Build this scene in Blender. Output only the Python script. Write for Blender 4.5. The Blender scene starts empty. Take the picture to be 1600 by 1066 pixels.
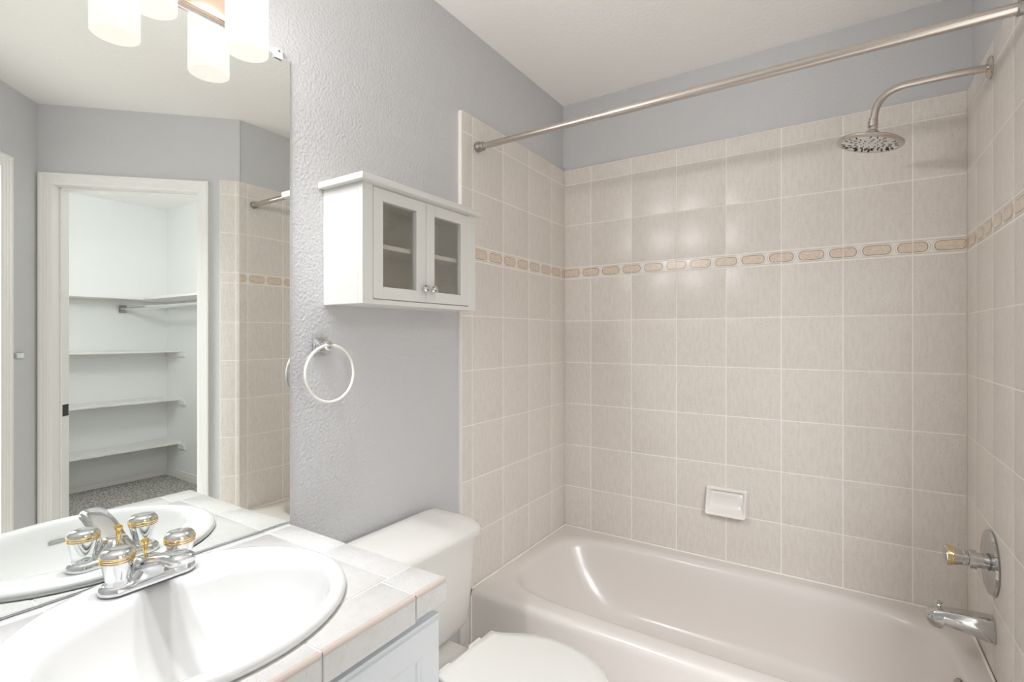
import bpy, bmesh, math, random
from mathutils import Vector, Matrix
random.seed(7)
PI = math.pi
scene = bpy.context.scene
COL = scene.collection

# ---------------------------------------------------------------- camera
cam_d = bpy.data.cameras.new('camera'); cam = bpy.data.objects.new('camera', cam_d); COL.objects.link(cam)
cam.location = (1.16727, -2.26897, 1.30)
cam.rotation_euler = (PI/2, 0, 0.57929)
cam_d.sensor_width = 36; cam_d.lens = 785.92/1600*36
cam_d.shift_y = -(533-525.52)/1600
cam_d.clip_start = 0.02
scene.camera = cam
# ---------------------------------------------------------------- exposure, world
vs = scene.view_settings
scene.display_settings.display_device = 'sRGB'
vs.view_transform = 'Standard'; vs.look = 'None'; vs.gamma = 1; vs.use_curve_mapping = False
vs.exposure = 1.02
scene.cycles.max_bounces = 14; scene.cycles.diffuse_bounces = 8; scene.cycles.glossy_bounces = 6
scene.cycles.transparent_max_bounces = 12
scene.cycles.caustics_reflective = False; scene.cycles.caustics_refractive = False
scene.cycles.sample_clamp_indirect = 4
w = bpy.data.worlds.new('world'); scene.world = w; w.use_nodes = True
w.node_tree.nodes['Background'].inputs[0].default_value = (0.9, 0.95, 1, 1)
w.node_tree.nodes['Background'].inputs[1].default_value = 0.3
# ---------------------------------------------------------------- room lights and added hall fill
def lamp(name, kind, loc, power, color=(1, 1, 1), rot=(0, 0, 0), size=0.05, sy=None):
    d = bpy.data.lights.new(name, kind); d.energy = power; d.color = color
    if kind == 'AREA':
        d.size = size
        if sy: d.shape = 'RECTANGLE'; d.size_y = sy
    else: d.shadow_soft_size = size
    o = bpy.data.objects.new(name, d); o.location = loc; o.rotation_euler = rot; COL.objects.link(o)
    return o
SHADE_Y = (-1.661, -1.846, -2.031); SHADE_X = 0.072; SHADE_Z0, SHADE_Z1 = 1.925, 2.105
for y in SHADE_Y:                                   # the bulb inside each frosted shade
    lb = lamp('vanity_bulb', 'POINT', (SHADE_X, y, 2.005), 17, (0.955, 0.97, 1.0), size=0.036).data
    lb.use_nodes = True; ln = lb.node_tree; em = next(n for n in ln.nodes if n.type == 'EMISSION')
    fo = ln.nodes.new('ShaderNodeLightFalloff'); fo.inputs['Strength'].default_value = 1.0; fo.inputs['Smooth'].default_value = 0.22
    ln.links.new(fo.outputs['Quadratic'], em.inputs['Strength'])
lamp('hall_fill', 'AREA', (2.6, -3.0, 2.44), 62, (0.93, 0.96, 1.0), size=1.4)  # added fill light under the unseen hall ceiling, shining in through the doorway
lamp('closet_lamp', 'POINT', (2.55, -1.45, 1.9), 8.2, (0.96, 0.985, 1.0), size=0.12)

# ---------------------------------------------------------------- materials
def mat(name, color, rough=0.5, metal=0.0, spec=0.5, noise=None, bump=None, extra=None, coat=0.0):
    """noise=(scale xyz, detail, color2, lo, hi); bump=(scale xyz, strength, distance, detail)"""
    m = bpy.data.materials.new(name); m.use_nodes = True
    nt = m.node_tree; b = nt.nodes['Principled BSDF']
    b.inputs['Base Color'].default_value = (*color, 1)
    b.inputs['Roughness'].default_value = rough; b.inputs['Metallic'].default_value = metal
    b.inputs['Specular IOR Level'].default_value = spec
    b.inputs['Coat Weight'].default_value = coat
    def tex(scale, detail):
        tc = nt.nodes.new('ShaderNodeTexCoord'); mp = nt.nodes.new('ShaderNodeMapping')
        mp.inputs['Scale'].default_value = scale
        n = nt.nodes.new('ShaderNodeTexNoise'); n.inputs['Scale'].default_value = 1; n.inputs['Detail'].default_value = detail
        nt.links.new(tc.outputs['Object'], mp.inputs[0]); nt.links.new(mp.outputs[0], n.inputs['Vector'])
        return n
    if noise:
        layers = noise if isinstance(noise, list) else [noise]
        prev = None
        for (sc, det, c2, lo, hi) in layers:
            n = tex(sc, det)
            mr = nt.nodes.new('ShaderNodeMapRange'); mr.inputs[1].default_value = lo; mr.inputs[2].default_value = hi
            mx = nt.nodes.new('ShaderNodeMix'); mx.data_type = 'RGBA'
            mx.inputs[6].default_value = (*color, 1); mx.inputs[7].default_value = (*c2, 1)
            if prev: nt.links.new(prev, mx.inputs[6])
            nt.links.new(n.outputs['Fac'], mr.inputs[0]); nt.links.new(mr.outputs[0], mx.inputs[0])
            prev = mx.outputs[2]
        nt.links.new(prev, b.inputs['Base Color'])
    if bump:
        sc, st, dist, det = bump
        n = tex(sc, det); bp = nt.nodes.new('ShaderNodeBump')
        bp.inputs['Strength'].default_value = st; bp.inputs['Distance'].default_value = dist
        nt.links.new(n.outputs['Fac'], bp.inputs['Height']); nt.links.new(bp.outputs[0], b.inputs['Normal'])
    return m
def lin(r, g, b):
    f = lambda c: ((c/255+0.055)/1.055)**2.4 if c > 10 else c/255/12.92
    return (f(r), f(g), f(b))
M_WALL = mat('wall_paint', lin(203, 203, 204), 0.62, spec=0.3, bump=((125, 125, 125), 0.6, 0.0035, 1.5))
M_CEIL = mat('ceiling_paint', lin(247, 245, 242), 0.75, spec=0.2, bump=((60, 60, 60), 0.5, 0.004, 2))
M_TILE = mat('wall_tile', lin(224, 218, 211), 0.31, spec=0.6, noise=[
    ((90, 90, 22), 3, lin(218, 211, 203), 0.40, 0.65), ((260, 260, 130), 2, lin(196, 188, 178), 0.60, 0.72)],
    bump=((40, 40, 40), 0.08, 0.002, 1))
M_GROUT = mat('grout', lin(245, 240, 232), 0.7, spec=0.3)
M_BORDER = mat('border_tile', lin(240, 236, 230), 0.25)
M_OVAL = mat('border_oval', lin(222, 205, 187), 0.25, noise=[((70, 70, 70), 3, lin(228, 213, 195), 0.4, 0.6), ((200, 200, 200), 2, lin(198, 174, 154), 0.55, 0.7)])
M_LINE = mat('border_line', lin(138, 120, 104), 0.3)
M_LINE2 = mat('border_soft_line', lin(196, 182, 170), 0.3)
M_CTILE = mat('counter_tile', lin(208, 207, 205), 0.22, noise=[((50, 50, 50), 3, lin(205, 203, 200), 0.4, 0.65), ((260, 260, 120), 2, lin(190, 183, 177), 0.62, 0.74)])
M_CEDGE = mat('counter_edge_glaze', lin(202, 188, 179), 0.25)
M_CGROUT = mat('counter_grout', lin(216, 215, 212), 0.6)
M_CERAM = mat('glazed_ceramic', lin(232, 229, 224), 0.1, coat=0.3)
M_PORC = mat('porcelain', lin(221, 221, 219), 0.07, spec=0.5, coat=0.3)
M_TOIL = mat('toilet_porcelain', lin(222, 220, 215), 0.10, coat=0.2)
M_SEAT = mat('seat_plastic', lin(222, 221, 216), 0.3)
M_TUB = mat('tub_enamel', lin(222, 216, 211), 0.24, coat=0.12)
M_CAULK = mat('caulk', lin(240, 236, 230), 0.5)
M_WHITE = mat('white_lacquer', lin(225, 224, 219), 0.35)
M_VAN = mat('vanity_paint', lin(212, 215, 218), 0.4)
M_TRIM = mat('trim_paint', lin(238, 236, 233), 0.35)
M_CLOSET = mat('closet_paint', lin(240, 241, 240), 0.6, spec=0.3, bump=((85, 85, 85), 0.3, 0.003, 2))
M_CHROME = mat('chrome', (0.76, 0.77, 0.78), 0.06, 1.0)
M_CHROMED = mat('darkened_chrome', (0.60, 0.60, 0.59), 0.07, 1.0)  # same chrome finish, colour darkened to stand in for dimmer reflections
M_NICKEL = mat('brushed_nickel', (0.58, 0.53, 0.48), 0.27, 1.0)
M_NICKELD = mat('dark_nickel', (0.40, 0.39, 0.37), 0.32, 1.0)
M_GOLD = mat('gold', (0.90, 0.62, 0.22), 0.14, 1.0)
M_DARK = mat('dark_rubber', (0.02, 0.02, 0.02), 0.5)
M_RING = mat('clear_ring', lin(236, 235, 228), 0.12, coat=0.5)
M_MIRROR = mat('mirror_silver', (0.93, 0.955, 0.925), 0.0, 1.0)
M_MEDGE = mat('mirror_edge', lin(225, 232, 228), 0.15)
M_CARPET = mat('carpet', lin(222, 219, 213), 0.95, spec=0.1, noise=((90, 90, 90), 3, lin(140, 136, 130), 0.42, 0.58), bump=((260, 260, 260), 0.9, 0.006, 3))
M_FLOOR = mat('floor_vinyl', lin(236, 233, 228), 0.35, noise=((8, 8, 8), 4, lin(214, 208, 200), 0.4, 0.6))
M_SOCKET = mat('light_plate', (0.80, 0.62, 0.50), 0.25, 1.0)
M_CLIP = mat('clear_plastic', lin(240, 240, 238), 0.15)
def frosted(name, color, strength, through):
    """lit frosted glass: glows softly and lets part of the bulb's light straight through"""
    m = bpy.data.materials.new(name); m.use_nodes = True; nt = m.node_tree
    nt.nodes.remove(nt.nodes['Principled BSDF'])
    em = nt.nodes.new('ShaderNodeEmission'); em.inputs[0].default_value = (*color, 1); em.inputs[1].default_value = strength
    t = nt.nodes.new('ShaderNodeBsdfTransparent'); t.inputs[0].default_value = (1, 0.985, 0.97, 1)
    x = nt.nodes.new('ShaderNodeMixShader'); x.inputs[0].default_value = through
    nt.links.new(em.outputs[0], x.inputs[1]); nt.links.new(t.outputs[0], x.inputs[2]); nt.links.new(x.outputs[0], nt.nodes['Material Output'].inputs[0])
    return m
M_SHADE = frosted('frosted_shade', (1.0, 0.975, 0.925), 0.64, 0.54)
M_SHADEIN = frosted('frosted_shade_inside', (1.0, 0.93, 0.83), 0.58, 0.54)
M_GLASS = bpy.data.materials.new('pane_glass'); M_GLASS.use_nodes = True
nt = M_GLASS.node_tree; nt.nodes.remove(nt.nodes['Principled BSDF'])
tr = nt.nodes.new('ShaderNodeBsdfTransparent'); tr.inputs[0].default_value = (0.98, 0.98, 0.955, 1)
gl = nt.nodes.new('ShaderNodeBsdfGlossy'); gl.inputs['Roughness'].default_value = 0.03
mx = nt.nodes.new('ShaderNodeMixShader'); mx.inputs[0].default_value = 0.14
nt.links.new(tr.outputs[0], mx.inputs[1]); nt.links.new(gl.outputs[0], mx.inputs[2])
nt.links.new(mx.outputs[0], nt.nodes['Material Output'].inputs[0])

# ---------------------------------------------------------------- mesh helpers
def merge(bm, t, mi=0, M=None):
    vm = {}
    for v in t.verts: vm[v] = bm.verts.new(M @ v.co if M else v.co)
    for f in t.faces:
        try:
            nf = bm.faces.new([vm[v] for v in f.verts]); nf.material_index = mi if mi is not None else f.material_index
        except ValueError: pass
    t.free()
def bx(bm, x0, x1, y0, y1, z0, z1, bev=0.0, seg=2, mi=0, M=None):
    t = bmesh.new()
    bmesh.ops.create_cube(t, size=1, matrix=Matrix.Translation(((x0+x1)/2, (y0+y1)/2, (z0+z1)/2)) @ Matrix.Diagonal((abs(x1-x0), abs(y1-y0), abs(z1-z0), 1)))
    if bev: bmesh.ops.bevel(t, geom=t.edges[:], offset=bev, segments=seg, affect='EDGES', profile=0.5)
    merge(bm, t, mi, M)
def loft(bm, rings, cap0=True, cap1=True, mi=0, closed=True):
    vr = [[bm.verts.new(p) for p in r] for r in rings]
    n = len(vr[0])
    for a, b in zip(vr[:-1], vr[1:]):
        for i in range(n if closed else n-1):
            j = (i+1) % n
            f = bm.faces.new((a[i], a[j], b[j], b[i])); f.material_index = mi
    if cap0: bm.faces.new(list(reversed(vr[0]))).material_index = mi
    if cap1: bm.faces.new(vr[-1]).material_index = mi
    return vr
def axis_mat(o, d):
    return Matrix.Translation(Vector(o)) @ Vector((0, 0, 1)).rotation_difference(Vector(d).normalized()).to_matrix().to_4x4()
def lathe(bm, prof, o, d=(0, 0, 1), seg=40, mi=0, cap0=True, cap1=True, M=None):
    A = axis_mat(o, d)
    if M: A = M @ A
    rings = [[A @ Vector((r*math.cos(2*PI*i/seg), r*math.sin(2*PI*i/seg), h)) for i in range(seg)] for r, h in prof]
    loft(bm, rings, cap0, cap1, mi)
def tube(bm, pts, rad, seg=20, mi=0, cap=True):
    pts = [Vector(p) for p in pts]; n = len(pts)
    rs = rad if isinstance(rad, (list, tuple)) else [rad]*n
    tg = [(pts[min(i+1, n-1)]-pts[max(i-1, 0)]).normalized() for i in range(n)]
    u = tg[0].orthogonal().normalized(); rings = []
    for i in range(n):
        if i: u = tg[i-1].rotation_difference(tg[i]) @ u
        v = tg[i].cross(u)
        rings.append([pts[i]+(u*math.cos(2*PI*k/seg)+v*math.sin(2*PI*k/seg))*rs[i] for k in range(seg)])
    loft(bm, rings, cap, cap, mi)
def torus(bm, c, n, R, r, seg=64, s2=12, mi=0):
    A = axis_mat(c, n); vr = []
    for i in range(seg):
        a = 2*PI*i/seg
        vr.append([bm.verts.new(A @ Vector(((R+r*math.cos(2*PI*k/s2))*math.cos(a), (R+r*math.cos(2*PI*k/s2))*math.sin(a), r*math.sin(2*PI*k/s2)))) for k in range(s2)])
    for i in range(seg):
        for k in range(s2):
            bm.faces.new((vr[i][k], vr[(i+1) % seg][k], vr[(i+1) % seg][(k+1) % s2], vr[i][(k+1) % s2])).material_index = mi
def obj(name, bm, mats, parent=None, sharp=35, keep_normals=False):
    if not keep_normals: bmesh.ops.recalc_face_normals(bm, faces=bm.faces[:])
    me = bpy.data.meshes.new(name); bm.to_mesh(me); bm.free()
    for m in (mats if isinstance(mats, (list, tuple)) else [mats]): me.materials.append(m)
    me.polygons.foreach_set('use_smooth', [True]*len(me.polygons))
    me.set_sharp_from_angle(angle=math.radians(sharp))
    o = bpy.data.objects.new(name, me); COL.objects.link(o)
    if parent:
        o.parent = parent; o.matrix_parent_inverse = parent_world(parent).inverted()
    return o
def parent_world(p):
    m = p.matrix_basis.copy()
    if p.parent: m = parent_world(p.parent) @ p.matrix_parent_inverse @ m
    return m
def empty(name, loc, label, cat, group=None):
    o = bpy.data.objects.new(name, None); o.location = loc; o.empty_display_size = 0.05; COL.objects.link(o)
    return tag(o, label, cat, group)
def tag(o, label, cat, group=None):
    o['label'] = label; o['category'] = cat
    if group: o['group'] = group
    return o
def struct(name, bm, mats, label=None, cat=None, **k):
    o = obj(name, bm, mats, **k)
    o['kind'] = 'structure'
    if label: o['label'] = label; o['category'] = cat
    return o
def B(): return bmesh.new()

# ---------------------------------------------------------------- dimensions
W = 1.524; DX = -0.0165; CZ = 2.47; T = 0.206
ZR = [0.3507, 0.5509, 0.758, 0.964, 1.170, 1.3761, 1.5859, 1.6429, 1.853, 2.0577, 2.1318]
Bp = Vector((1.533, -0.803, 0)); Ap = Vector((2.19, -1.46, 0))
r2 = 2**-0.5
def frame(o, e, n):   # local (s, depth toward the bathroom, z)
    return Matrix(((e[0], n[0], 0, o[0]), (e[1], n[1], 0, o[1]), (0, 0, 1, 0), (0, 0, 0, 1)))
MB = frame(Bp, (r2, -r2), (-r2, -r2))      # closet wall
MA = frame(Ap, (-r2, -r2), (-r2, r2))      # entry wall
SB = (Ap-Bp).length
SA = (2.42-1.46)/r2

# ---------------------------------------------------------------- shell
b = B(); bx(b, DX-0.12, DX, -2.54, 0.15, 0, CZ); wall_left = struct('wall_left', b, M_WALL, 'grey textured wall behind the mirror and toilet', 'wall')
b = B(); bx(b, DX, W+0.0165, 0.0165, 0.15, 0, CZ); wall_back = struct('wall_back', b, M_WALL, 'grey wall with beige tile along the tub', 'wall')
b = B(); bx(b, W+0.0165, W+0.13, -0.79, 0.15, 0, CZ); wall_right = struct('wall_right', b, M_WALL, 'grey wall with beige tile behind the shower head', 'wall')
CO0, CO1, COZ = 0.202, 0.862, 2.066          # closet opening
b = B()
bx(b, -0.005, CO0-0.014, -0.12, 0, 0, CZ, M=MB); bx(b, CO1+0.014, SB+0.12, -0.12, 0, 0, CZ, M=MB); bx(b, CO0-0.014, CO1+0.014, -0.12, 0, COZ+0.014, CZ, M=MB)
wall_closet = struct('wall_closet', b, M_WALL, 'grey wall around the closet doorway, seen in the mirror', 'wall')
EO0, EO1, EOZ = 0.238, 0.95, 2.08
b = B()
bx(b, 0, EO0-0.014, -0.12, 0, 0, CZ, M=MA); bx(b, EO1+0.014, SA+0.1, -0.12, 0, 0, CZ, M=MA); bx(b, EO0-0.014, EO1+0.014, -0.12, 0, EOZ+0.014, CZ, M=MA)
wall_entry = struct('wall_entry', b, M_WALL, 'grey wall at the far left of the mirror', 'wall')
b = B(); bx(b, DX-0.12, 1.25, -2.54, -2.42, 0, CZ); struct('wall_front', b, M_WALL)
b = B(); bx(b, -0.14, 4.4, -4.6, 0.15, CZ, CZ+0.1); struct('ceiling', b, M_CEIL, 'pale textured ceiling', 'ceiling')
b = B(); bx(b, -0.14, 4.4, -4.6, 0.15, -0.1, 0); struct('floor', b, M_FLOOR)
# closet shell
b = B(); bx(b, 4.07, 4.2, -1.70, 0.0, 0, CZ); struct('wall_closet_back', b, M_CLOSET, 'white back wall of the closet seen in the mirror', 'wall')
b = B(); bx(b, W+0.13, 4.2, -0.105, 0.0, 0, CZ); struct('wall_closet_side', b, M_CLOSET, 'white side wall of the closet seen in the mirror', 'wall')
b = B(); bx(b, 2.36, 4.2, -1.75, -1.63, 0, CZ); 
loft(b, [[Vector((x, y, z)) for x, y in ((2.272, -1.543), (2.095, -1.72), (2.13, -1.75), (2.3595, -1.75), (2.3595, -1.47), (2.35, -1.466))] for z in (0, CZ)]); struct('wall_closet_front', b, M_CLOSET)
b = B(); bx(b, W+0.131, W+0.136, -0.70, -0.105, 0, CZ); struct('wall_closet_end', b, M_CLOSET)
b = B()
poly = [(W+0.136, -0.105), (W+0.136, -0.72), (2.29, -1.36), (2.36, -1.63), (4.07, -1.63), (4.07, -0.105)]
lo = [b.verts.new((x, y, 0.0)) for x, y in poly]; hi = [b.verts.new((x, y, 0.014)) for x, y in poly]
b.faces.new(hi); b.faces.new(lo[::-1])
for i in range(6): b.faces.new((lo[i], lo[(i+1) % 6], hi[(i+1) % 6], hi[i]))
tag(struct('floor_carpet', b, M_CARPET), 'grey speckled carpet on the closet floor', 'carpet')
def baseboard(name, M, s0, s1, h=0.085):
    b = B()
    prof = [(0, 0.014), (0, 0.022), (0, 0.0)]
    bx(b, s0, s1, 0, 0.014, 0.014, h-0.03, 0.002, 1, M=M); bx(b, s0, s1, 0, 0.011, h-0.03, h-0.018, 0.002, 1, M=M); bx(b, s0, s1, 0, 0.007, h-0.018, h, 0.002, 1, M=M)
    return struct(name, b, M_TRIM, 'white grooved baseboard in the closet', 'baseboard')
tag(baseboard('baseboard_back', frame((4.07, -0.105), (0, -1), (-1, 0)), 0, 1.5), 'white baseboard along the closet back wall under the shelves', 'baseboard')
tag(baseboard('baseboard_side', frame((4.055, -0.105), (-1, 0), (0, -1)), 0, 2.3), 'white grooved baseboard along the closet side wall', 'baseboard')
# hall beyond the entry
b = B(); bx(b, 1.13, 1.25, -4.6, -2.54, 0, CZ); struct('wall_hall_left', b, M_WALL)
b = B(); bx(b, 1.25, 4.3, -4.6, -4.48, 0, CZ); struct('wall_hall_far', b, M_WALL)
b = B(); bx(b, 4.2, 4.32, -4.6, -1.60, 0, CZ); struct('wall_hall_right', b, M_WALL)

# door casings
def casing(bm, M, s0, s1, z1, w_=0.056, t=0.017):
    prof = [(0, 0), (0, t), (0.012, t), (0.015, t-0.004), (0.026, t-0.004), (0.028, t-0.007), (0.038, t-0.007), (0.040, t-0.010), (0.050, t-0.010), (0.053, t-0.012), (w_, t-0.012), (w_, 0)]
    rows = []
    for (w0, tt) in prof:
        d = w_-w0
        rows.append([M @ Vector(p) for p in ((s0-d, tt, 0), (s0-d, tt, z1+d), (s1+d, tt, z1+d), (s1+d, tt, 0))])
    vr = [[bm.verts.new(p) for p in r] for r in rows]
    for a, c in zip(vr[:-1], vr[1:]):
        for i in range(3): bm.faces.new((a[i], a[i+1], c[i+1], c[i]))
    bm.faces.new([r[0] for r in vr]); bm.faces.new([r[3] for r in vr])
def jamb(bm, M, s0, s1, z1, d0=-0.125, d1=0.0):
    bx(bm, s0-0.014, s0, d0, d1, 0, z1+0.014, M=M); bx(bm, s1, s1+0.014, d0, d1, 0, z1+0.014, M=M); bx(bm, s0, s1, d0, d1, z1, z1+0.014, M=M)
    for (a, c, e, f) in ((s0, s0+0.010, 0, z1), (s1-0.010, s1, 0, z1), (s0, s1, z1-0.010, z1)):
        bx(bm, a, c, -0.085, -0.05, e, f, 0.002, 1, M=M)
b = B(); casing(b, MB, CO0, CO1, COZ); trim1 = struct('trim_1', b, M_TRIM, 'white moulded casing around the closet doorway', 'door casing')
b = B(); jamb(b, MB, CO0, CO1, COZ); jb = obj('jamb', b, M_TRIM, trim1)
b = B(); bx(b, CO1-0.0125, CO1-0.0095, -0.10, -0.055, 0.885, 0.945, 0.001, 1, M=MB); obj('strike_plate', b, M_DARK, jb)['label'] = 'dark metal strike plate'
b = B(); casing(b, MA, EO0, EO1, EOZ); trim2 = struct('trim_2', b, M_TRIM, 'white moulded casing at the left edge of the mirror', 'door casing')
b = B(); jamb(b, MA, EO0, EO1, EOZ); obj('jamb', b, M_TRIM, trim2)

# ---------------------------------------------------------------- wall tile
def tile_panel(name, M, cols, rows, border, parent, corner0=True, extra=None, border_shift=0.0, a_end=None):
    """local a along wall, n out of wall, z up. cols/rows = joint positions. border = (z0,z1)"""
    b = B(); g = 0.0016; bev = 0.0022
    a0, a1 = cols[0], cols[-1]; z0, z1 = rows[0], rows[-1]
    bx(b, a0, a1, -0.0165, -0.0009, z0, z1, mi=1, M=M)
    def quad(p, h, mi): 
        f = b.faces.new([b.verts.new(M @ Vector((x, h, z))) for x, z in p]); f.material_index = mi
    def tile(x0, x1, y0, y1, mi):
        def ring(d, h): return [M @ Vector(p) for p in ((x0+d, h, y0+d), (x1-d, h, y0+d), (x1-d, h, y1-d), (x0+d, h, y1-d))]
        loft(b, [ring(g, -0.004), ring(g, -0.0012), ring(g+bev*0.35, -0.0003), ring(g+bev, 0.0)], False, True, mi)
    for i in range(len(cols)-1):
        for j in range(len(rows)-1):
            tile(cols[i], cols[i+1], rows[j], rows[j+1], 2 if border and abs(rows[j]-border[0]) < 1e-6 else 0)
    if border:
        c = (border[0]+border[1])/2; P = 0.103; hl = 0.0435; hh = 0.0178; e = 0.0004
        def stad(l, h, n=8):   # elongated octagon with rounded ends
            pts = []
            for k in range(n+1):
                a = -PI/2+PI*k/n; pts.append((l-h*0.95+h*0.95*math.cos(a)**0.8 if math.cos(a) > 1e-6 else l-h*0.95, h*math.sin(a)))
            return pts+[(-x, -z) for x, z in pts]
        for zz in (border[0]+0.0052, border[1]-0.0052):
            for i in range(len(cols)-1):
                quad([(cols[i]+g+bev, zz-0.0006), (cols[i+1]-g-bev, zz-0.0006), (cols[i+1]-g-bev, zz+0.0006), (cols[i]+g+bev, zz+0.0006)], e, 5)
        def clip(pts, lo, hi):
            for lim, sgn in ((lo, 1), (hi, -1)):
                out = []
                for k in range(len(pts)):
                    p, q = pts[k], pts[(k+1) % len(pts)]
                    ip, iq = (p[0]-lim)*sgn >= 0, (q[0]-lim)*sgn >= 0
                    if ip: out.append(p)
                    if ip != iq:
                        t = (lim-p[0])/(q[0]-p[0]); out.append((lim, p[1]+t*(q[1]-p[1])))
                pts = out
                if not pts: return []
            return pts
        k = math.floor((a0-border_shift)/P)-1
        while border_shift+k*P < a1+P:
            x = border_shift+k*P; k += 1
            outer = stad(hl, hh); inner = stad(hl-0.0022, hh-0.0022)
            segs = [max(a0, x-P), min(a1, x+P)]
            for i in range(len(cols)-1):
                lo, hi = cols[i]+g, cols[i+1]-g
                for (pts, h, mi) in ((stad(hl+0.0065, hh+0.0045), e*0.5, 5), (stad(hl+0.0052, hh+0.0032), e*0.75, 2), (outer, e, 4), (inner, e*1.5, 3)):
                    q = clip([(x+u, c+v) for u, v in pts], lo, hi)
                    if len(q) > 2: quad(q, h, mi)
    if extra: extra(b)
    o = obj(name, b, [M_TILE, M_GROUT, M_BORDER, M_OVAL, M_LINE, M_LINE2], parent, keep_normals=False)
    return o
BD = (ZR[6], ZR[7])
xs = [0.0]+[0.1434+i*T for i in range(7)]+[W]
tp = tile_panel('tile_panel', frame((0, 0), (1, 0), (0, -1)), xs, ZR, BD, wall_back, border_shift=0.1434)
tp['label'] = 'beige tile field with a decorative oval border'
ys = [0.0, 0.1406, 0.3466, 0.5526, 0.7586, 0.823]
def left_ext(b):   # the end strip runs on down beside the tub apron
    ML = frame((0, 0), (0, -1), (1, 0))
    bx(b, 0.7705, 0.823, -0.0165, -0.0009, 0.0, ZR[0], mi=1, M=ML)
    for j, (q0, q1) in enumerate(((0.006, 0.145), (0.145, 0.351))):
        bx(b, 0.7725, 0.8225, -0.01, 0.0, q0+0.0016, q1-0.0016, 0.002, 2, mi=0, M=ML)
    bx(b, 0.819, 0.8246, -0.0165, -0.0002, 0.0, ZR[10]+0.001, 0.002, 2, mi=2, M=ML)      # glazed bullnose edge
tp = tile_panel('tile_panel', frame((0, 0), (0, -1), (1, 0)), ys, ZR, BD, wall_left, extra=left_ext, border_shift=0.1406-0.0515)
tp['label'] = 'beige tile field with a bullnose edge and oval border'
yr = [0.0, 0.1406, 0.3466, 0.5526, 0.7586, 0.803]
tp = tile_panel('tile_panel', frame((W, 0), (0, -1), (-1, 0)), yr, ZR, BD, wall_right, border_shift=0.1406-0.0515)
tp['label'] = 'beige tile field behind the shower fittings'
tp = tile_panel('tile_panel', MB @ Matrix.Translation((0, 0.0165, 0)), [-0.006, 0.012, 0.088], ZR, None, wall_closet)
tp['label'] = 'beige bullnose tiles wrapping the corner'

# ---------------------------------------------------------------- bathtub
def sq_ring(cx, cy, ax, ay, z, n, N=128):
    out = []
    for i in range(N):
        a = 2*PI*i/N; c, s = math.cos(a), math.sin(a)
        k = max(abs(c), abs(s)) if n is None else (abs(c)**n+abs(s)**n)**(1/n)
        out.append(Vector((cx+ax*c/k, cy+ay*s/k, z)))
    return out
tub = empty('bathtub', (W/2, -0.385, 0), 'pale pinkish-white bathtub set between three tiled walls', 'bathtub')
b = B(); hx, hy = W/2-0.001, 0.769/2-0.0005; cx, cy = W/2, -0.3845
R = [sq_ring(cx, cy, hx, hy, 0.0, None), sq_ring(cx, cy, hx, hy, 0.316, None)]
for k in range(1, 7):          # rolled edge along the front only; the other three sides meet the walls
    a = PI/2*k/6; d = 0.026*(1-math.cos(a)); R.append(sq_ring(cx, cy+d/2, hx, hy-d/2, 0.322+0.029*math.sin(a), None))
ic = (0.763, -0.376)
for (ax, ay, z, n, ox, oy) in ((0.738, 0.328, 0.3507, 5.0, 0, 0), (0.728, 0.320, 0.3495, 4.8, 0, 0), (0.715, 0.311, 0.3465, 4.6, 0, 0), (0.704, 0.304, 0.341, 4.5, 0, 0), (0.696, 0.298, 0.332, 4.5, 0, 0),
        (0.687, 0.290, 0.310, 4.5, 0.003, 0), (0.665, 0.277, 0.24, 4.4, 0.015, 0), (0.625, 0.262, 0.16, 4.2, 0.033, 0), (0.585, 0.246, 0.095, 4, 0.05, 0),
        (0.560, 0.230, 0.070, 4, 0.058, 0), (0.530, 0.205, 0.058, 3.8, 0.062, 0), (0.46, 0.15, 0.054, 3.4, 0.07, 0), (0.2, 0.06, 0.050, 3, 0.2, 0)):
    R.append(sq_ring(ic[0]+ox, ic[1]+oy, ax, ay, z, n))
loft(b, R, True, True); obj('tub_shell', b, M_TUB, tub, sharp=50)
b = B()
for pts in ([(0.0045, -0.768, 0.3515), (0.0045, -0.0045, 0.3515)], [(0.0045, -0.0045, 0.3515), (W-0.0045, -0.0045, 0.3515)], [(W-0.0045, -0.0045, 0.3515), (W-0.0045, -0.768, 0.3515)]): tube(b, pts, 0.0038, 8)
tube(b, [(0.0035, -0.7705, 0.0), (0.0035, -0.7705, 0.325)], 0.003, 8)
obj('caulk', b, M_CAULK, tub)['label'] = 'white caulk line along the walls'
b = B(); lathe(b, [(0.036, 0), (0.036, 0.004), (0.030, 0.009), (0.008, 0.010), (0.008, 0.007)], (1.4455, -0.376, 0.288), (-1, 0, 0.22), 32); ov = obj('overflow_plate', b, M_NICKELD, tub)
ov['label'] = 'dark metal overflow plate'
b = B(); lathe(b, [(0.030, 0), (0.030, 0.003), (0.022, 0.004), (0.018, 0.001)], (1.20, -0.376, 0.0525), (0, 0, 1), 28); obj('drain', b, M_CHROME, tub)['label'] = 'chrome drain'

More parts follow.
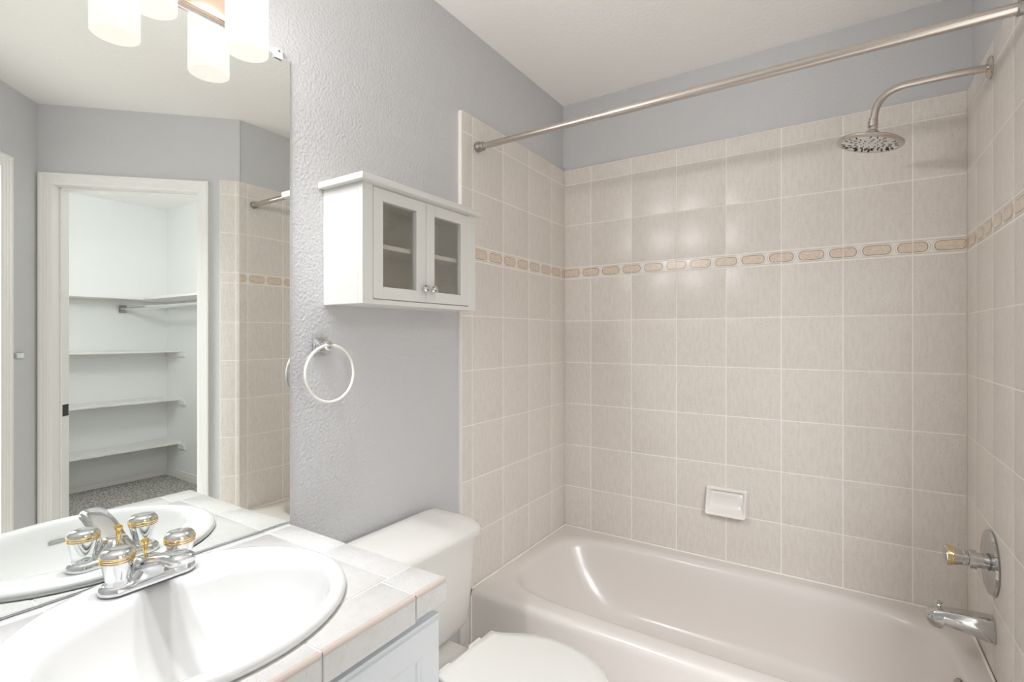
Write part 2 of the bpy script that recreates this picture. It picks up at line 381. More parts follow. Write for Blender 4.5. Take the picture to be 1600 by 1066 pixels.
# ---------------------------------------------------------------- toilet
TY = -1.177
toi = empty('toilet', (0.35, TY, 0), 'white toilet with closed lid between the vanity and the tub', 'toilet')
b = B()
def egg(cx, ax, ay, z, N=48, n=2.2, back=None):
    out = []
    for i in range(N):
        a = 2*PI*i/N; c, s = math.cos(a), math.sin(a)
        k = (abs(c)**n+abs(s)**n)**(1/n)
        x = cx+ax*c/k*(1 if c > 0 else 0.85)
        out.append(Vector((x, TY+ay*s/k, z)))
    return out
loft(b, [egg(0.40, 0.24, 0.115, 0.0), egg(0.40, 0.235, 0.11, 0.02), egg(0.40, 0.20, 0.095, 0.06), egg(0.41, 0.19, 0.10, 0.16), egg(0.445, 0.215, 0.145, 0.27), egg(0.465, 0.235, 0.178, 0.345), egg(0.468, 0.24, 0.184, 0.375), egg(0.468, 0.235, 0.180, 0.388), egg(0.468, 0.20, 0.15, 0.389)])
bx(b, 0.035, 0.33, TY-0.10, TY+0.10, 0.27, 0.3705, 0.014, 4)
obj('bowl', b, M_TOIL, toi)
b = B()
def rrect(x0, x1, y0, y1, r, z, k=6, bow=0.0):
    pts = []
    for (cx_, cy_, a0) in ((x1-r, y1-r, 0), (x0+0.012, y1-0.012, PI/2), (x0+0.012, y0+0.012, PI), (x1-r, y0+r, 1.5*PI)):
        rr = r if cx_ > (x0+x1)/2 else 0.012
        for i in range(k+1):
            a = a0+PI/2*i/k; pts.append([cx_+rr*math.cos(a), cy_+rr*math.sin(a)])
    # subdivide the front edge so that it bows
    out = []
    n = len(pts)
    for i in range(n):
        out.append(pts[i])
        q = pts[(i+1) % n]
        if abs(q[1]-pts[i][1]) > 0.15:
            for s in range(1, 10): out.append([pts[i][0]+(q[0]-pts[i][0])*s/10, pts[i][1]+(q[1]-pts[i][1])*s/10])
    ym = (y0+y1)/2; hw = (y1-y0)/2
    return [Vector((x+(bow*(1-((y-ym)/hw)**2) if x > (x0+x1)/2 else 0), y, z)) for x, y in out]
tk = []
for (z, dx, dy, r) in ((0.371, 0.140, 0.182, 0.03), (0.378, 0.156, 0.200, 0.04), (0.40, 0.167, 0.209, 0.045), (0.50, 0.174, 0.215, 0.045), (0.60, 0.178, 0.219, 0.04), (0.668, 0.180, 0.222, 0.035)):
    tk.append(rrect(0.008, dx, TY-dy, TY+dy, r, z, bow=0.014))
loft(b, tk); obj('tank', b, M_TOIL, toi)
b = B(); ld = []
for (z, dx, dy, x0) in ((0.666, 0.186, 0.228, 0.002), (0.668, 0.196, 0.238, 0.0), (0.682, 0.198, 0.240, 0.0), (0.694, 0.193, 0.235, 0.0), (0.706, 0.176, 0.222, 0.0), (0.713, 0.150, 0.198, 0.001), (0.717, 0.11, 0.16, 0.004)):
    ld.append(rrect(x0, dx, TY-dy, TY+dy, 0.05, z, bow=0.013))
loft(b, ld); obj('tank_lid', b, M_TOIL, toi, sharp=50)
HW = [(0.300, 0.117), (0.315, 0.121), (0.335, 0.128), (0.36, 0.142), (0.39, 0.160), (0.43, 0.178), (0.47, 0.187), (0.51, 0.189), (0.55, 0.184), (0.59, 0.171), (0.63, 0.149), (0.66, 0.124), (0.685, 0.092), (0.702, 0.055), (0.708, 0.02)]
def lid_ring(d, z):
    pts = []
    cxx = 0.5
    for x, h in HW: pts.append((x, h))
    pts = pts+[(x, -h) for x, h in reversed(pts)]
    return [Vector((cxx+(x-cxx)*(1-d/0.2), TY+h*(1-d/0.185), z)) for x, h in pts]
b = B(); loft(b, [lid_ring(0.004, 0.414), lid_ring(0.0, 0.417), lid_ring(0.0, 0.428), lid_ring(0.004, 0.4325), lid_ring(0.03, 0.435), lid_ring(0.12, 0.4365)]); obj('lid', b, M_SEAT, toi, sharp=50)
b = B(); loft(b, [lid_ring(0.010, 0.393), lid_ring(0.006, 0.396), lid_ring(0.006, 0.408), lid_ring(0.010, 0.4125)]); obj('seat', b, M_SEAT, toi, sharp=50)
for s in (-1, 1):
    hx_, hy_ = 0.284, TY+s*0.068
    b = B(); tube(b, [(hx_, hy_-0.024, 0.402), (hx_, hy_-0.020, 0.405), (hx_, hy_+0.020, 0.405), (hx_, hy_+0.024, 0.402)], [0.009, 0.0125, 0.0125, 0.009], 16)
    bx(b, hx_-0.013, hx_+0.013, hy_-0.018, hy_+0.018, 0.370, 0.402, 0.003, 2)
    obj('hinge', b, M_SEAT, toi)

# ---------------------------------------------------------------- vanity: cabinet, tiled counter, sink, faucet
VY1, VY0, VX = -1.506, -2.412, 0.5126
van = empty('vanity_cabinet', (0.25, -1.95, 0), 'white vanity cabinet with raised panel doors under the tiled counter', 'cabinet')
b = B(); bx(b, DX+0.001, 0.485, VY0, -1.517, 0.09, 0.775, 0.002, 1); bx(b, DX+0.001, 0.42, VY0, -1.525, 0, 0.09)
# hollow top so that the sink hangs inside
o_car = None
def ring_box(b, x0, x1, y0, y1, z0, z1, t):
    bx(b, x0, x1, y0, y0+t, z0, z1); bx(b, x0, x1, y1-t, y1, z0, z1); bx(b, x0, x0+t, y0+t, y1-t, z0, z1); bx(b, x1-t, x1, y0+t, y1-t, z0, z1); bx(b, x0, x1, y0, y1, z0, z0+t)
b.free(); b = B(); ring_box(b, DX+0.001, 0.485, VY0, -1.517, 0.09, 0.768, 0.018); bx(b, DX+0.001, 0.42, VY0, -1.525, 0, 0.09)
obj('carcass', b, M_VAN, van)
for (y1, y0) in ((-1.513, -1.800), (-1.806, -2.100), (-2.106, -2.400)):
    b = B(); z0, z1, x = 0.115, 0.752, 0.486
    def drect(d, h): return [Vector((x+h, a, c)) for a, c in ((y0+d, z0+d), (y1-d, z0+d), (y1-d, z1-d), (y0+d, z1-d))]
    loft(b, [drect(0, 0), drect(0, 0.013), drect(0.005, 0.015), drect(0.008, 0.019), drect(0.012, 0.020), drect(0.055, 0.020), drect(0.058, 0.0175), drect(0.063, 0.0165), drect(0.066, 0.012), drect(0.072, 0.012), drect(0.095, 0.018), drect(0.097, 0.019)])
    obj('door', b, M_VAN, van, sharp=20)
SC = (0.237, -1.845)
# cutter for the sink hole
def cut(o, cutter):
    md = o.modifiers.new('cut', 'BOOLEAN'); md.operation = 'DIFFERENCE'; md.object = cutter; md.solver = 'EXACT'
    dg = bpy.context.evaluated_depsgraph_get(); me = bpy.data.meshes.new_from_object(o.evaluated_get(dg))
    o.modifiers.clear(); old = o.data; o.data = me; bpy.data.meshes.remove(old)
    me.polygons.foreach_set('use_smooth', [True]*len(me.polygons)); me.set_sharp_from_angle(angle=math.radians(30))
b = B(); N = 64
loft(b, [[Vector((SC[0]+0.222*math.cos(2*PI*i/N), SC[1]+0.240*math.sin(2*PI*i/N), z)) for i in range(N)] for z in (0.7, 0.9)])
cutter = obj('cutter', b, M_WHITE)
ct = empty('countertop', (0.25, -1.95, 0.77), 'white tiled vanity countertop with a tiled front edge', 'countertop')
CT = 0.8228
b = B(); bx(b, DX+0.0005, VX-0.004, VY0, VY1-0.003, 0.776, CT-0.0012, mi=1)
core = obj('grout_bed', b, [M_CTILE, M_CGROUT], ct); cut(core, cutter)
b = B(); g = 0.0016
XS = [DX+0.001, 0.007, 0.213, 0.419]; YS = [-1.571, -1.777, -1.983, -2.189, VY0]
def ctile(x0, x1, y0, y1, z0=0.806, z1=CT): bx(b, x0+g, x1-g, y0+g, y1-g, z0, z1, 0.0018, 2)
for i in range(3):
    for j in range(4): ctile(XS[i], XS[i+1], YS[j+1], YS[j])
ES = [-1.59, -1.79, -1.99, -2.19, VY0]
XE = [DX+0.001, 0.003, 0.209, 0.419]
for i in range(3): ctile(XE[i], XE[i+1], -1.571, VY1)            # edge row on the toilet side
for j in range(4): ctile(0.419, VX-0.006, ES[j+1], ES[j])
ctile(0.419, VX-0.006, -1.59, VY1)
top = obj('tile_top', b, M_CTILE, ct); cut(top, cutter)
bpy.data.objects.remove(cutter)
for n_, (j0, j1, zb) in enumerate([(VY1, -1.59, 0.7763), (-1.59, -1.79, 0.7705), (-1.79, -1.99, 0.771), (-1.99, -2.19, 0.770), (-2.19, VY0, 0.771)]):
    b = B()
    bx(b, VX-0.009, VX, j1+g, j0-(g if n_ else 0), zb, CT-0.008, 0.0012, 1, mi=0)
    # rounded nose glaze
    rg = []
    for yy in (j1+g, j0-(g if n_ else 0)):
        rg.append([Vector((VX-0.009+0.009*math.sin(a), yy, CT-0.0085+0.0085*math.cos(a))) for a in [PI/2*k/6 for k in range(7)]]+[Vector((VX-0.009, yy, CT-0.0085))])
    loft(b, rg, mi=1)
    obj('edge_tile', b, [M_CTILE, M_CEDGE], ct)['label'] = 'front edge tile with a pinkish rounded nose'
b = B(); bx(b, DX+0.001, VX-0.010, VY1-0.006, VY1, 0.777, CT-0.003, 0.0015, 1); obj('side_edge', b, M_CTILE, ct)

sink = empty('sink', (SC[0], SC[1], CT), 'white oval drop-in sink set in the tiled counter', 'sink')
b = B(); N = 72; rings = []
for (cx_, ax, ay, z) in ((SC[0], 0.233, 0.253, CT+0.0004), (SC[0], 0.236, 0.256, CT+0.005), (SC[0], 0.235, 0.255, CT+0.0115), (SC[0], 0.230, 0.250, CT+0.0155), (SC[0]+0.001, 0.222, 0.242, CT+0.0168),
        (0.247, 0.205, 0.234, CT+0.0155), (0.262, 0.183, 0.224, CT+0.014), (0.272, 0.171, 0.217, CT+0.012), (0.274, 0.165, 0.212, CT+0.005), (0.275, 0.161, 0.207, CT-0.008), (0.276, 0.152, 0.196, CT-0.035), (0.277, 0.135, 0.175, CT-0.070),
        (0.278, 0.108, 0.140, CT-0.103), (0.278, 0.072, 0.093, CT-0.126), (0.278, 0.04, 0.046, CT-0.135), (0.278, 0.022, 0.022, CT-0.138)):
    rings.append([Vector((cx_+ax*math.cos(2*PI*i/N), SC[1]+ay*math.sin(2*PI*i/N), z)) for i in range(N)])
# outer underside, closing the body
under = []
for (ax, ay, z) in ((0.03, 0.03, CT-0.15), (0.08, 0.10, CT-0.138), (0.115, 0.147, CT-0.115), (0.145, 0.185, CT-0.078), (0.163, 0.208, CT-0.035), (0.180, 0.222, CT-0.004), (0.20, 0.232, CT+0.0004)):
    under.append([Vector((0.265+ax*math.cos(2*PI*i/N), SC[1]+ay*math.sin(2*PI*i/N), z)) for i in range(N)])
loft(b, under+rings, True, True); obj('basin', b, M_PORC, sink, sharp=60)
b = B(); lathe(b, [(0.0225, 0), (0.0225, 0.003), (0.018, 0.004), (0.016, 0.001), (0.012, 0.0015), (0.011, 0.005), (0.004, 0.007)], (0.278, SC[1], CT-0.1385), seg=28); obj('drain', b, M_CHROME, sink)['label'] = 'chrome drain'
b = B(); pts = []
for i in range(20):
    a = 2*PI*i/20; yy = (0.011 if math.cos(a) > 0 else -0.011)+0.006*math.cos(a); zz = 0.006*math.sin(a)
    pts.append((yy, zz))
loft(b, [[Vector((0.4262+h-0.35*z_, SC[1]+y_, CT-0.030+z_)) for y_, z_ in pts] for h in (0.0, 0.004)]); 
obj('overflow_slot', b, M_NICKELD, sink)['label'] = 'dark oval overflow slot'

fz = CT+0.0165; FX, FY = 0.070, -1.847
fau = empty('faucet', (FX, FY, fz), 'chrome two-handle faucet with gold bands on the sink rim', 'faucet')
b = B()
def oblong(hx_, hy_, z, N=48):
    out = []
    for i in range(N):
        a = 2*PI*i/N; c, s = math.cos(a), math.sin(a)
        out.append(Vector((FX+hx_*c, FY+(hy_-hx_)*(1 if s > 1e-9 else -1 if s < -1e-9 else 0)+hx_*s, z)))
    return out
loft(b, [oblong(0.027, 0.079, fz), oblong(0.0275, 0.0795, fz+0.004), oblong(0.026, 0.078, fz+0.010), oblong(0.022, 0.074, fz+0.014), oblong(0.018, 0.070, fz+0.0155)])
# raised centre hub sweeping up to the spout
N = 32
def hub(hx_, hy_, z, ox=0.0, n=2.5):
    return [Vector((FX+ox+hx_*math.cos(2*PI*i/N)/((abs(math.cos(2*PI*i/N))**n+abs(math.sin(2*PI*i/N))**n)**(1/n)), FY+hy_*math.sin(2*PI*i/N)/((abs(math.cos(2*PI*i/N))**n+abs(math.sin(2*PI*i/N))**n)**(1/n)), z)) for i in range(N)]
loft(b, [hub(0.024, 0.050, fz+0.010), hub(0.023, 0.040, fz+0.018), hub(0.022, 0.030, fz+0.027), hub(0.022, 0.024, fz+0.036, 0.002), hub(0.020, 0.021, fz+0.043, 0.003), hub(0.012, 0.014, fz+0.046, 0.003)])
obj('base', b, M_CHROME, fau, sharp=45)
b = B(); rg = []
for (x, zc, hw, hh) in ((0.055, 0.026, 0.024, 0.012), (0.075, 0.032, 0.027, 0.0145), (0.100, 0.043, 0.0275, 0.0140), (0.135, 0.057, 0.027, 0.0125), (0.170, 0.066, 0.0255, 0.0115), (0.195, 0.069, 0.024, 0.0105), (0.206, 0.068, 0.0215, 0.0095), (0.210, 0.067, 0.0165, 0.006)):
    rr = []
    for i in range(28):
        a = 2*PI*i/28; c, s = math.cos(a), math.sin(a); n = 3.2; k = (abs(c)**n+abs(s)**n)**(1/n)
        rr.append(Vector((x+(0.004*s/k), FY+hw*c/k*(1.0 if s < 0 else 0.9), fz+zc+hh*s/k)))
    rg.append(rr)
loft(b, rg); lathe(b, [(0.010, 0), (0.010, 0.008), (0.008, 0.009)], (0.194, FY, fz+0.0525), (0, 0, 1), 20)
obj('spout', b, M_CHROME, fau, sharp=50)
b = B(); lathe(b, [(0.0028, 0), (0.0028, 0.022), (0.0042, 0.024), (0.0046, 0.030), (0.0036, 0.034), (0.0065, 0.037), (0.0078, 0.041), (0.0060, 0.0445), (0.001, 0.0455)], (0.052, FY, fz+0.028), (0, 0, 1), 20); obj('lift_rod', b, M_GOLD, fau)['label'] = 'gold lift rod knob'
for s in (-1, 1):
    b = B(); y = FY+s*0.051
    lathe(b, [(0.019, 0.012), (0.020, 0.016), (0.0185, 0.020), (0.0195, 0.026), (0.0220, 0.038), (0.0245, 0.052), (0.0255, 0.060), (0.0258, 0.066), (0.0252, 0.070), (0.0215, 0.0745), (0.012, 0.077), (0.002, 0.0775)], (FX+0.001, y, fz), (0.02, 0, 1), 40)
    kn = obj('handle', b, M_CHROME, fau, sharp=45)
    b = B()
    for h, rr in ((0.0565, 0.0254), (0.0605, 0.0260), (0.0645, 0.0262)): torus(b, (FX+0.001+0.02*h, y, fz+h), (0.02, 0, 1), rr, 0.0011, 40, 8)
    obj('gold_band', b, M_GOLD, kn)['label'] = 'gold rings'

# ---------------------------------------------------------------- mirror
mir = empty('mirror', (DX, -1.95, 0.826), 'large frameless wall mirror above the sink', 'mirror')
b = B(); t = bmesh.new()
x0, x1 = DX+0.0005, DX+0.0055
y0, y1, z0, z1 = -2.41, -1.503, 0.8265, 2.0035
f = b.faces.new([b.verts.new(p) for p in ((x1, y0+.0015, z0+.0015), (x1, y1-.0015, z0+.0015), (x1, y1-.0015, z1-.0015), (x1, y0+.0015, z1-.0015))]); f.material_index = 0
o1 = [Vector((x0, y0, z0)), Vector((x0, y1, z0)), Vector((x0, y1, z1)), Vector((x0, y0, z1))]
o2 = [Vector((x1-0.0012, p.y, p.z)) for p in o1]
o3 = [Vector((x1, p.y+(.0015 if p.y == y0 else -.0015), p.z+(.0015 if p.z == z0 else -.0015))) for p in o1]
loft(b, [o1, o2, o3], True, False, mi=1)
obj('glass', b, [M_MIRROR, M_MEDGE], mir, sharp=10)
for (y, z, s) in ((-1.537, 2.0035, 1), (-2.30, 2.0035, 1)):
    b = B(); bx(b, DX+0.0005, DX+0.0105, y-0.011, y+0.011, z+0.001, z+0.014, 0.0015, 2); bx(b, DX+0.0062, DX+0.0105, y-0.011, y+0.011, z-0.010, z+0.004, 0.0015, 2)
    c_ = obj('clip', b, M_CLIP, mir); c_['label'] = 'clear plastic mirror clip'
    b = B(); lathe(b, [(0.003, 0), (0.003, 0.0015), (0.001, 0.002)], (DX+0.0105, y, z+0.008), (1, 0, 0), 12); obj('screw', b, M_NICKELD, c_)

# ---------------------------------------------------------------- vanity light
vl = empty('vanity_light', (DX, -1.846, 2.07), 'vanity light bar with frosted cylinder shades above the mirror', 'wall light')
b = B(); bx(b, DX+0.0005, 0.008, -2.077, -1.615, 2.009, 2.135, 0.003, 2); obj('backplate', b, M_SOCKET, vl)
for y in SHADE_Y:
    b = B()
    tube(b, [(0.008, y, 2.085), (0.030, y, 2.09), (0.055, y, 2.115), (SHADE_X, y, 2.122)], 0.008, 14)
    lathe(b, [(0.018, -0.020), (0.024, -0.016), (0.024, 0.0), (0.012, 0.010)], (SHADE_X, y, 2.12), (0, 0, 1), 24)
    obj('arm', b, M_NICKEL, vl)
    b = B(); R0 = 0.043
    lathe(b, [(R0-0.018, SHADE_Z1-0.002), (R0-0.004, SHADE_Z1), (R0, SHADE_Z1-0.006), (R0, SHADE_Z0+0.001), (R0-0.001, SHADE_Z0)], (SHADE_X, y, 0), (0, 0, 1), 48, 0, False, False)
    lathe(b, [(R0-0.001, SHADE_Z0), (R0-0.004, SHADE_Z0+0.001), (R0-0.004, SHADE_Z1-0.008), (R0-0.018, SHADE_Z1-0.010)], (SHADE_X, y, 0), (0, 0, 1), 48, 1, False, False)
    obj('shade', b, [M_SHADE, M_SHADEIN], vl, sharp=60)

# ---------------------------------------------------------------- wall cabinet
wc = empty('wall_cabinet', (DX, -1.163, 1.385), 'white wall cabinet with two glass doors above the toilet', 'cabinet')
b = B(); Y0, Y1, Z0, Z1, XF = -1.4015, -0.925, 1.3845, 1.699, 0.142; tk_ = 0.012
xb = DX+0.0005
bx(b, xb, XF-0.018, Y0, Y0+tk_, Z0, Z1, 0.001, 1); bx(b, xb, XF-0.018, Y1-tk_, Y1, Z0, Z1, 0.001, 1)
bx(b, xb, XF-0.018, Y0+tk_, Y1-tk_, Z0+0.002, Z0+0.014); bx(b, xb, XF-0.018, Y0+tk_, Y1-tk_, Z1-0.012, Z1); bx(b, xb, xb+0.005, Y0+tk_, Y1-tk_, Z0+0.014, Z1-0.012)
# face frame
bx(b, XF-0.018, XF, Y0, Y0+0.036, Z0, Z1, 0.0012, 1); bx(b, XF-0.018, XF, Y1-0.036, Y1, Z0, Z1, 0.0012, 1)
bx(b, XF-0.018, XF, Y0+0.036, Y1-0.036, Z0, Z0+0.013, 0.0008, 1)
bx(b, XF-0.018, XF-0.004, Y0+0.036, Y1-0.036, Z1-0.003, Z1)
# shelf-pin holes on the right side panel
obj('carcass', b, M_WHITE, wc)
for zz in (1.455, 1.50, 1.60, 1.64):
    b = B(); lathe(b, [(0.0028, 0), (0.0028, 0.0012)], (0.095, Y1-tk_-0.001, zz), (0, -1, 0), 10); obj('pin_hole', b, M_DARK, wc)
for zz in (1.452, 1.578):
    b = B(); lathe(b, [(0.0028, 0), (0.0028, 0.0012)], (xb+0.0048, -1.035, zz), (1, 0, 0), 10); obj('pin_hole', b, M_DARK, wc)
b = B(); bx(b, xb, 0.163, Y0-0.017, Y1+0.017, Z1, Z1+0.017, 0.0015, 2); obj('top', b, M_WHITE, wc)
b = B(); bx(b, xb+0.006, 0.115, Y0+tk_+0.0005, Y1-tk_-0.0005, 1.540, 1.553, 0.001, 1); obj('shelf', b, M_WHITE, wc)
for (d0, d1, g0, g1, ky) in ((-1.3645, -1.1655, -1.3318, -1.205, -1.181), (-1.164, -0.962, -1.128, -1.003, -1.148)):
    b = B(); dz0, dz1, q0, q1 = 1.3995, 1.6935, 1.4325, 1.661
    x0, x1 = XF-0.017, XF+0.001
    bx(b, x0, x1, d0, g0, dz0, dz1, 0.0012, 1); bx(b, x0, x1, g1, d1, dz0, dz1, 0.0012, 1)
    bx(b, x0, x1, g0-0.0012, g1+0.0012, dz0, q0, 0.0012, 1); bx(b, x0, x1, g0-0.0012, g1+0.0012, q1, dz1, 0.0012, 1)
    dr = obj('door', b, M_WHITE, wc)
    b = B(); bx(b, XF-0.012, XF-0.009, g0-0.0005, g1+0.0005, q0-0.0005, q1+0.0005); obj('glass_pane', b, M_GLASS, dr)['label'] = 'clear glass pane'
    b = B(); lathe(b, [(0.005, 0), (0.004, 0.006), (0.0045, 0.009), (0.0095, 0.013), (0.0115, 0.018), (0.0095, 0.023), (0.003, 0.026)], (XF+0.001, ky, 1.4385), (1, 0, 0), 10)
    obj('knob', b, M_CHROME, dr, sharp=10)['label'] = 'faceted clear and chrome knob'

# ---------------------------------------------------------------- towel ring
tr_ = empty('towel_ring', (DX, -1.413, 1.274), 'clear towel ring on a square chrome plate below the wall cabinet', 'towel ring')
b = B(); bx(b, DX+0.0005, DX+0.007, -1.436, -1.390, 1.252, 1.297, 0.002, 2); bx(b, DX+0.006, DX+0.012, -1.430, -1.396, 1.258, 1.291, 0.003, 2)
tube(b, [(DX+0.01, -1.413, 1.2745), (DX+0.028, -1.413, 1.2745)], 0.009, 16); lathe(b, [(0.010, 0), (0.014, 0.004), (0.014, 0.016), (0.008, 0.020)], (DX+0.026, -1.413, 1.2745), (1, 0, 0), 20)
obj('wall_plate', b, M_CHROME, tr_)
b = B(); torus(b, (0.028, -1.412, 1.2005), (1, 0, 0.03), 0.0755, 0.0040, 72, 12); obj('ring', b, M_RING, tr_)['label'] = 'clear round ring'

# ---------------------------------------------------------------- shower curtain rod
ry, rz = -0.730, 2.0225
rod = empty('shower_curtain_rod', (W/2, ry, rz), 'brushed nickel shower curtain rod spanning the tub alcove', 'curtain rod')
b = B(); tube(b, [(0.02, ry, rz), (0.60, ry, rz)], 0.0112, 24); obj('inner_tube', b, M_NICKEL, rod)
b = B(); lathe(b, [(0.0115, 0), (0.0133, 0.001), (0.0133, 0.962), (0.012, 0.963)], (0.538, ry, rz), (1, 0, 0), 28); obj('outer_tube', b, M_NICKEL, rod)
for (x, d) in ((0.0008, 1), (W-0.0008, -1)):
    b = B(); lathe(b, [(0.0165, 0), (0.0185, 0.002), (0.0185, 0.010), (0.0165, 0.016), (0.0155, 0.030), (0.0135, 0.032)], (x, ry, rz), (d, 0, 0), 28)
    for h, rr in ((0.016, 0.0170), (0.029, 0.0158)): torus(b, (x+d*h, ry, rz), (1, 0, 0), rr, 0.0012, 28, 8)
    obj('end_cap', b, M_NICKELD, rod)['label'] = 'grey rubbery end cap'

# ---------------------------------------------------------------- shower head
sy = -0.331
sh = empty('rain_shower', (W, sy, 2.063), 'brushed nickel shower arm with a round rain shower head', 'shower head')
b = B(); lathe(b, [(0.031, 0), (0.031, 0.003), (0.026, 0.008), (0.012, 0.011)], (W-0.0003, sy, 2.0632), (-1, 0, 0), 32); obj('flange', b, M_NICKEL, sh)
b = B(); pts = [(W-0.004, sy, 2.0632), (1.43, sy, 2.066), (1.355, sy, 2.0655)]
# bend
c0 = Vector((1.318, sy, 2.0655)); 
P0, P1, P2 = Vector((1.340, sy, 2.0655)), Vector((1.2635, sy, 2.064)), Vector((1.2545, sy, 1.992))
for k in range(0, 13):
    t_ = k/12; pts.append(tuple(P0*(1-t_)**2+P1*2*t_*(1-t_)+P2*t_**2))
pts.append((1.2528, sy, 1.975)); tube(b, pts, 0.0105, 20); obj('arm', b, M_NICKEL, sh)
hn = Vector((0.21, 0, 1)).normalized(); hc = Vector((1.2435, sy, 1.9105))
b = B(); lathe(b, [(0.012, 0.0), (0.0135, 0.002), (0.0135, 0.020), (0.011, 0.022), (0.011, 0.028)], (1.2505, sy, 1.955), (0.03, 0, 1), 12); obj('nut', b, M_NICKEL, sh)
b = B(); lathe(b, [(0.078, -0.0085), (0.086, -0.008), (0.0895, -0.005), (0.0895, 0.0), (0.084, 0.004), (0.060, 0.0085), (0.034, 0.011), (0.025, 0.0125), (0.0225, 0.014), (0.0205, 0.028), (0.017, 0.032), (0.012, 0.035), (0.011, 0.048)], hc, hn, 56); hd = obj('head', b, M_NICKEL, sh, sharp=45)
b = B(); A = axis_mat(hc-hn*0.0085, -hn)
for rr, n, ln, wd, ph in ((0.070, 24, 0.011, 0.0042, 0), (0.054, 20, 0.011, 0.0042, 0.15), (0.038, 14, 0.008, 0.0042, 0.1), (0.022, 8, 0.005, 0.0042, 0)):
    for k in range(n):
        if rr > 0.05 and k % 4 == 3: continue
        Mx = A @ Matrix.Rotation(2*PI*k/n+ph, 4, 'Z') @ Matrix.Translation((rr, 0, 0)) @ Matrix.Rotation(0.35 if k % 2 else -0.35, 4, 'Z')
        bx(b, -ln/2, ln/2, -wd/2, wd/2, -0.0005, 0.0022, 0.0011, 1, M=Mx)
nz = obj('nozzles', b, M_DARK, hd); nz['label'] = 'dark rubber nozzles'
b = B(); lathe(b, [(0.076, 0.0), (0.074, 0.0012), (0.002, 0.0014)], hc-hn*0.0084, -hn, 48); obj('spray_plate', b, M_CHROME, hd)

# ---------------------------------------------------------------- soap dish
sd = empty('soap_dish', (0.7638, 0, 0.60), 'white ceramic soap dish mounted on the back tile wall', 'soap dish')
b = B(); sx0, sx1, sz0, sz1 = 0.682, 0.845, 0.545, 0.661
def srect(d, y, z0_=None, z1_=None, x0_=None, x1_=None, r=0.008, k=5):
    X0, X1 = (sx0 if x0_ is None else x0_)+d, (sx1 if x1_ is None else x1_)-d; Z0_, Z1_ = (sz0 if z0_ is None else z0_)+d, (sz1 if z1_ is None else z1_)-d
    out = []
    for (cx_, cz_, a0) in ((X1-r, Z1_-r, 0), (X0+r, Z1_-r, PI/2), (X0+r, Z0_+r, PI), (X1-r, Z0_+r, 1.5*PI)):
        for i in range(k+1):
            a = a0+PI/2*i/k; out.append([cx_+r*math.cos(a), cz_+r*math.sin(a)])
    res = []
    for x, z in out:
        yy = y(z) if callable(y) else y
        res.append(Vector((x, yy, z)))
    return res
def prof(z):     # how far the dish lip stands out, larger toward the bottom
    t_ = min(1, max(0, (sz1-z)/(sz1-sz0))); return -(0.010+0.040*t_**1.8)
loft(b, [srect(0, 0.0), srect(-0.001, -0.005), srect(0.001, -0.009), srect(0.004, prof, z0_=sz0+0.003), srect(0.008, lambda z: prof(z)-0.0015, z0_=sz0+0.003), srect(0.012, lambda z: prof(z)+0.001, z0_=sz0+0.006),
         srect(0.018, lambda z: max(prof(z)+0.012, -0.020), z0_=sz0+0.014), srect(0.026, lambda z: -0.010, z0_=sz0+0.020), srect(0.04, -0.008, z0_=sz0+0.02)])
obj('dish', b, M_CERAM, sd, sharp=50)

# ---------------------------------------------------------------- shower valve
vy, vz = -0.343, 0.662
va = empty('shower_valve', (W, vy, vz), 'chrome shower valve with a gold banded knob above the tub spout', 'shower valve')
b = B(); lathe(b, [(0.088, 0), (0.090, 0.004), (0.087, 0.009), (0.080, 0.011), (0.076, 0.010), (0.070, 0.011), (0.03, 0.018), (0.022, 0.019)], (W-0.0003, vy, vz), (-1, 0, 0), 56); obj('escutcheon', b, M_CHROMED, va)
b = B(); lathe(b, [(0.021, 0.015), (0.021, 0.034), (0.0262, 0.035), (0.0262, 0.050), (0.024, 0.052), (0.019, 0.053), (0.019, 0.056)], (W, vy, vz), (-1, 0, 0), 36); obj('sleeve', b, M_CHROMED, va)
b = B(); lathe(b, [(0.0215, 0.056), (0.0225, 0.058), (0.0228, 0.062), (0.0212, 0.064), (0.0226, 0.070), (0.0270, 0.088), (0.0292, 0.096), (0.0292, 0.1010), (0.0270, 0.1040), (0.010, 0.1050), (0.001, 0.1050)], (W, vy, vz), (-1, 0, 0), 40); vk = obj('handle', b, M_CHROMED, va)
b = B()
for h, rr in ((0.0855, 0.0266), (0.089, 0.0275), (0.0925, 0.0284), (0.096, 0.0293)): torus(b, (W-h, vy, vz), (1, 0, 0), rr, 0.0012, 40, 8)
obj('gold_band', b, M_GOLD, vk)['label'] = 'gold rings'

# ---------------------------------------------------------------- tub spout
py, pz = -0.355, 0.481
sp = empty('tub_spout', (W, py, pz), 'chrome tub spout with a diverter knob on the tiled wall', 'tub spout')
b = B(); rg = []
for (x, zt, zb, hw) in ((W-0.0003, 0.033, -0.034, 0.033), (W-0.012, 0.0335, -0.033, 0.033), (W-0.05, 0.031, -0.024, 0.031), (W-0.085, 0.029, -0.019, 0.029), (W-0.108, 0.027, -0.017, 0.027), (W-0.112, 0.0265, -0.028, 0.0265), (W-0.128, 0.023, -0.029, 0.0245), (W-0.140, 0.016, -0.024, 0.021), (W-0.147, 0.006, -0.015, 0.014)):
    rr = []
    for i in range(36):
        a = 2*PI*i/36; c, s = math.cos(a), math.sin(a); n = 4.5; k = (abs(c)**n+abs(s)**n)**(1/n)
        rr.append(Vector((x, py+hw*c/k*(1 if s < 0.2 else 0.86), pz+(zt+zb)/2+(zt-zb)/2*s/k)))
    rg.append(rr)
loft(b, rg); obj('spout_body', b, M_CHROMED, sp, sharp=40)
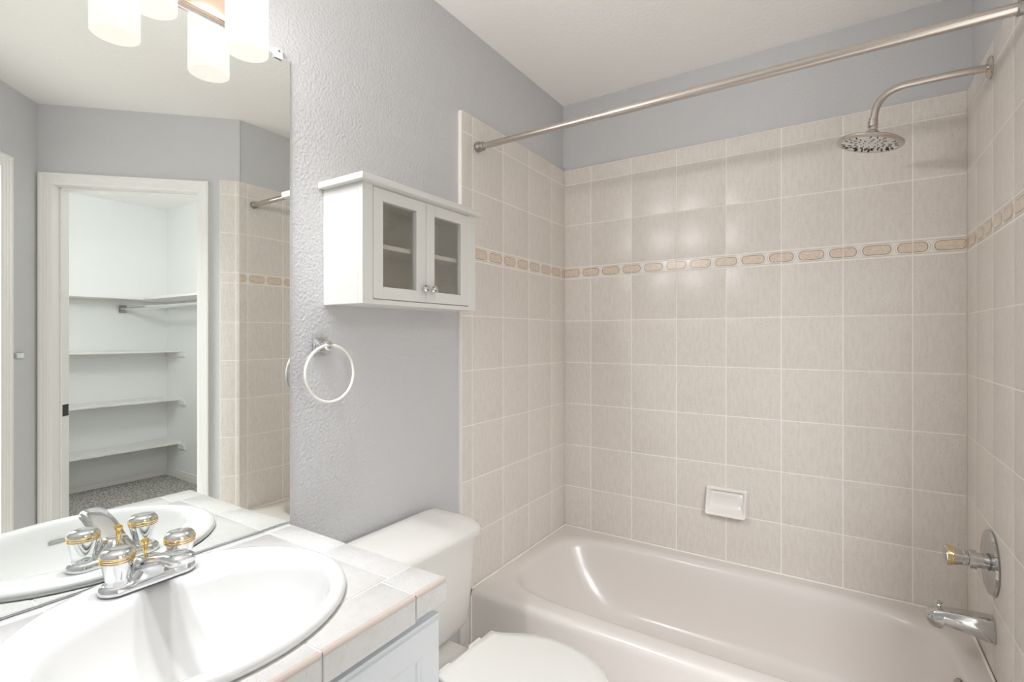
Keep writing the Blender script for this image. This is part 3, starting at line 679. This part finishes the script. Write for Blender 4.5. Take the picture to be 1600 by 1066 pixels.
b = B(); lathe(b, [(0.004, 0), (0.004, 0.010), (0.0058, 0.013), (0.0040, 0.016), (0.0085, 0.020), (0.0090, 0.024), (0.005, 0.0265)], (W-0.116, py, pz+0.020), (-0.08, 0, 1), 20); obj('diverter_knob', b, M_CHROMED, sp)

# ---------------------------------------------------------------- closet shelves and rod (seen in the mirror)
SG = 'white shelves in the closet'
def shelf(z, label):
    s_ = empty('closet_shelf', (3.93, -0.8, z-0.019), label, 'shelf', SG)
    b = B(); bx(b, 3.79, 4.0695, -1.625, -0.1055, z-0.019, z, 0.001, 1); obj('board', b, M_TRIM, s_)
    b = B(); bx(b, 4.050, 4.0695, -1.625, -0.124, z-0.060, z-0.0195, 0.001, 1); obj('cleat', b, M_TRIM, s_)
    b = B(); bx(b, 3.70 if z < 1.5 else 3.80, 4.0695, -0.1235, -0.1055, z-0.060, z-0.0195, 0.001, 1); obj('cleat', b, M_TRIM, s_)
shelf(1.630, 'topmost of the white shelves along the closet back wall')
shelf(1.175, 'second white shelf from the top on the closet back wall')
shelf(0.745, 'third white shelf from the top on the closet back wall')
shelf(0.350, 'lowest white shelf on the closet back wall, above the carpet')
s_ = empty('closet_shelf', (2.8, -0.25, 1.611), 'white shelf along the closet side wall above the clothes rod', 'shelf', SG)
b = B(); bx(b, 1.665, 3.7895, -0.400, -0.1055, 1.611, 1.630, 0.001, 1); obj('board', b, M_TRIM, s_)
b = B(); bx(b, 1.665, 3.795, -0.1235, -0.1055, 1.570, 1.6105, 0.001, 1); obj('cleat', b, M_TRIM, s_)
cr = empty('clothes_rod', (3.0, -0.455, 1.535), 'chrome clothes rod below the closet side shelf', 'clothes rod')
b = B(); tube(b, [(1.665, -0.455, 1.535), (4.048, -0.455, 1.535)], 0.014, 20); obj('rod', b, M_CHROME, cr)
b = B(); bx(b, 4.046, 4.0695, -0.480, -0.430, 1.505, 1.5690, 0.002, 1); lathe(b, [(0.022, 0), (0.022, 0.020), (0.016, 0.022)], (4.047, -0.455, 1.535), (-1, 0, 0), 20); obj('rod_socket', b, M_NICKELD, cr)['label'] = 'dark metal rod socket'

# ---------------------------------------------------------------- hook on the wall at the left edge of the mirror
hk = empty('robe_hook', tuple(MA @ Vector((0.15, 0, 1.206))), 'small chrome hook bar at the far left of the mirror', 'hook')
b = B(); bx(b, 0.098, 0.150, 0.0005, 0.006, 1.192, 1.220, 0.001, 1, M=MA); bx(b, 0.103, 0.150, 0.006, 0.010, 1.196, 1.216, 0.001, 1, M=MA); obj('hook_plate', b, M_CHROME, hk)
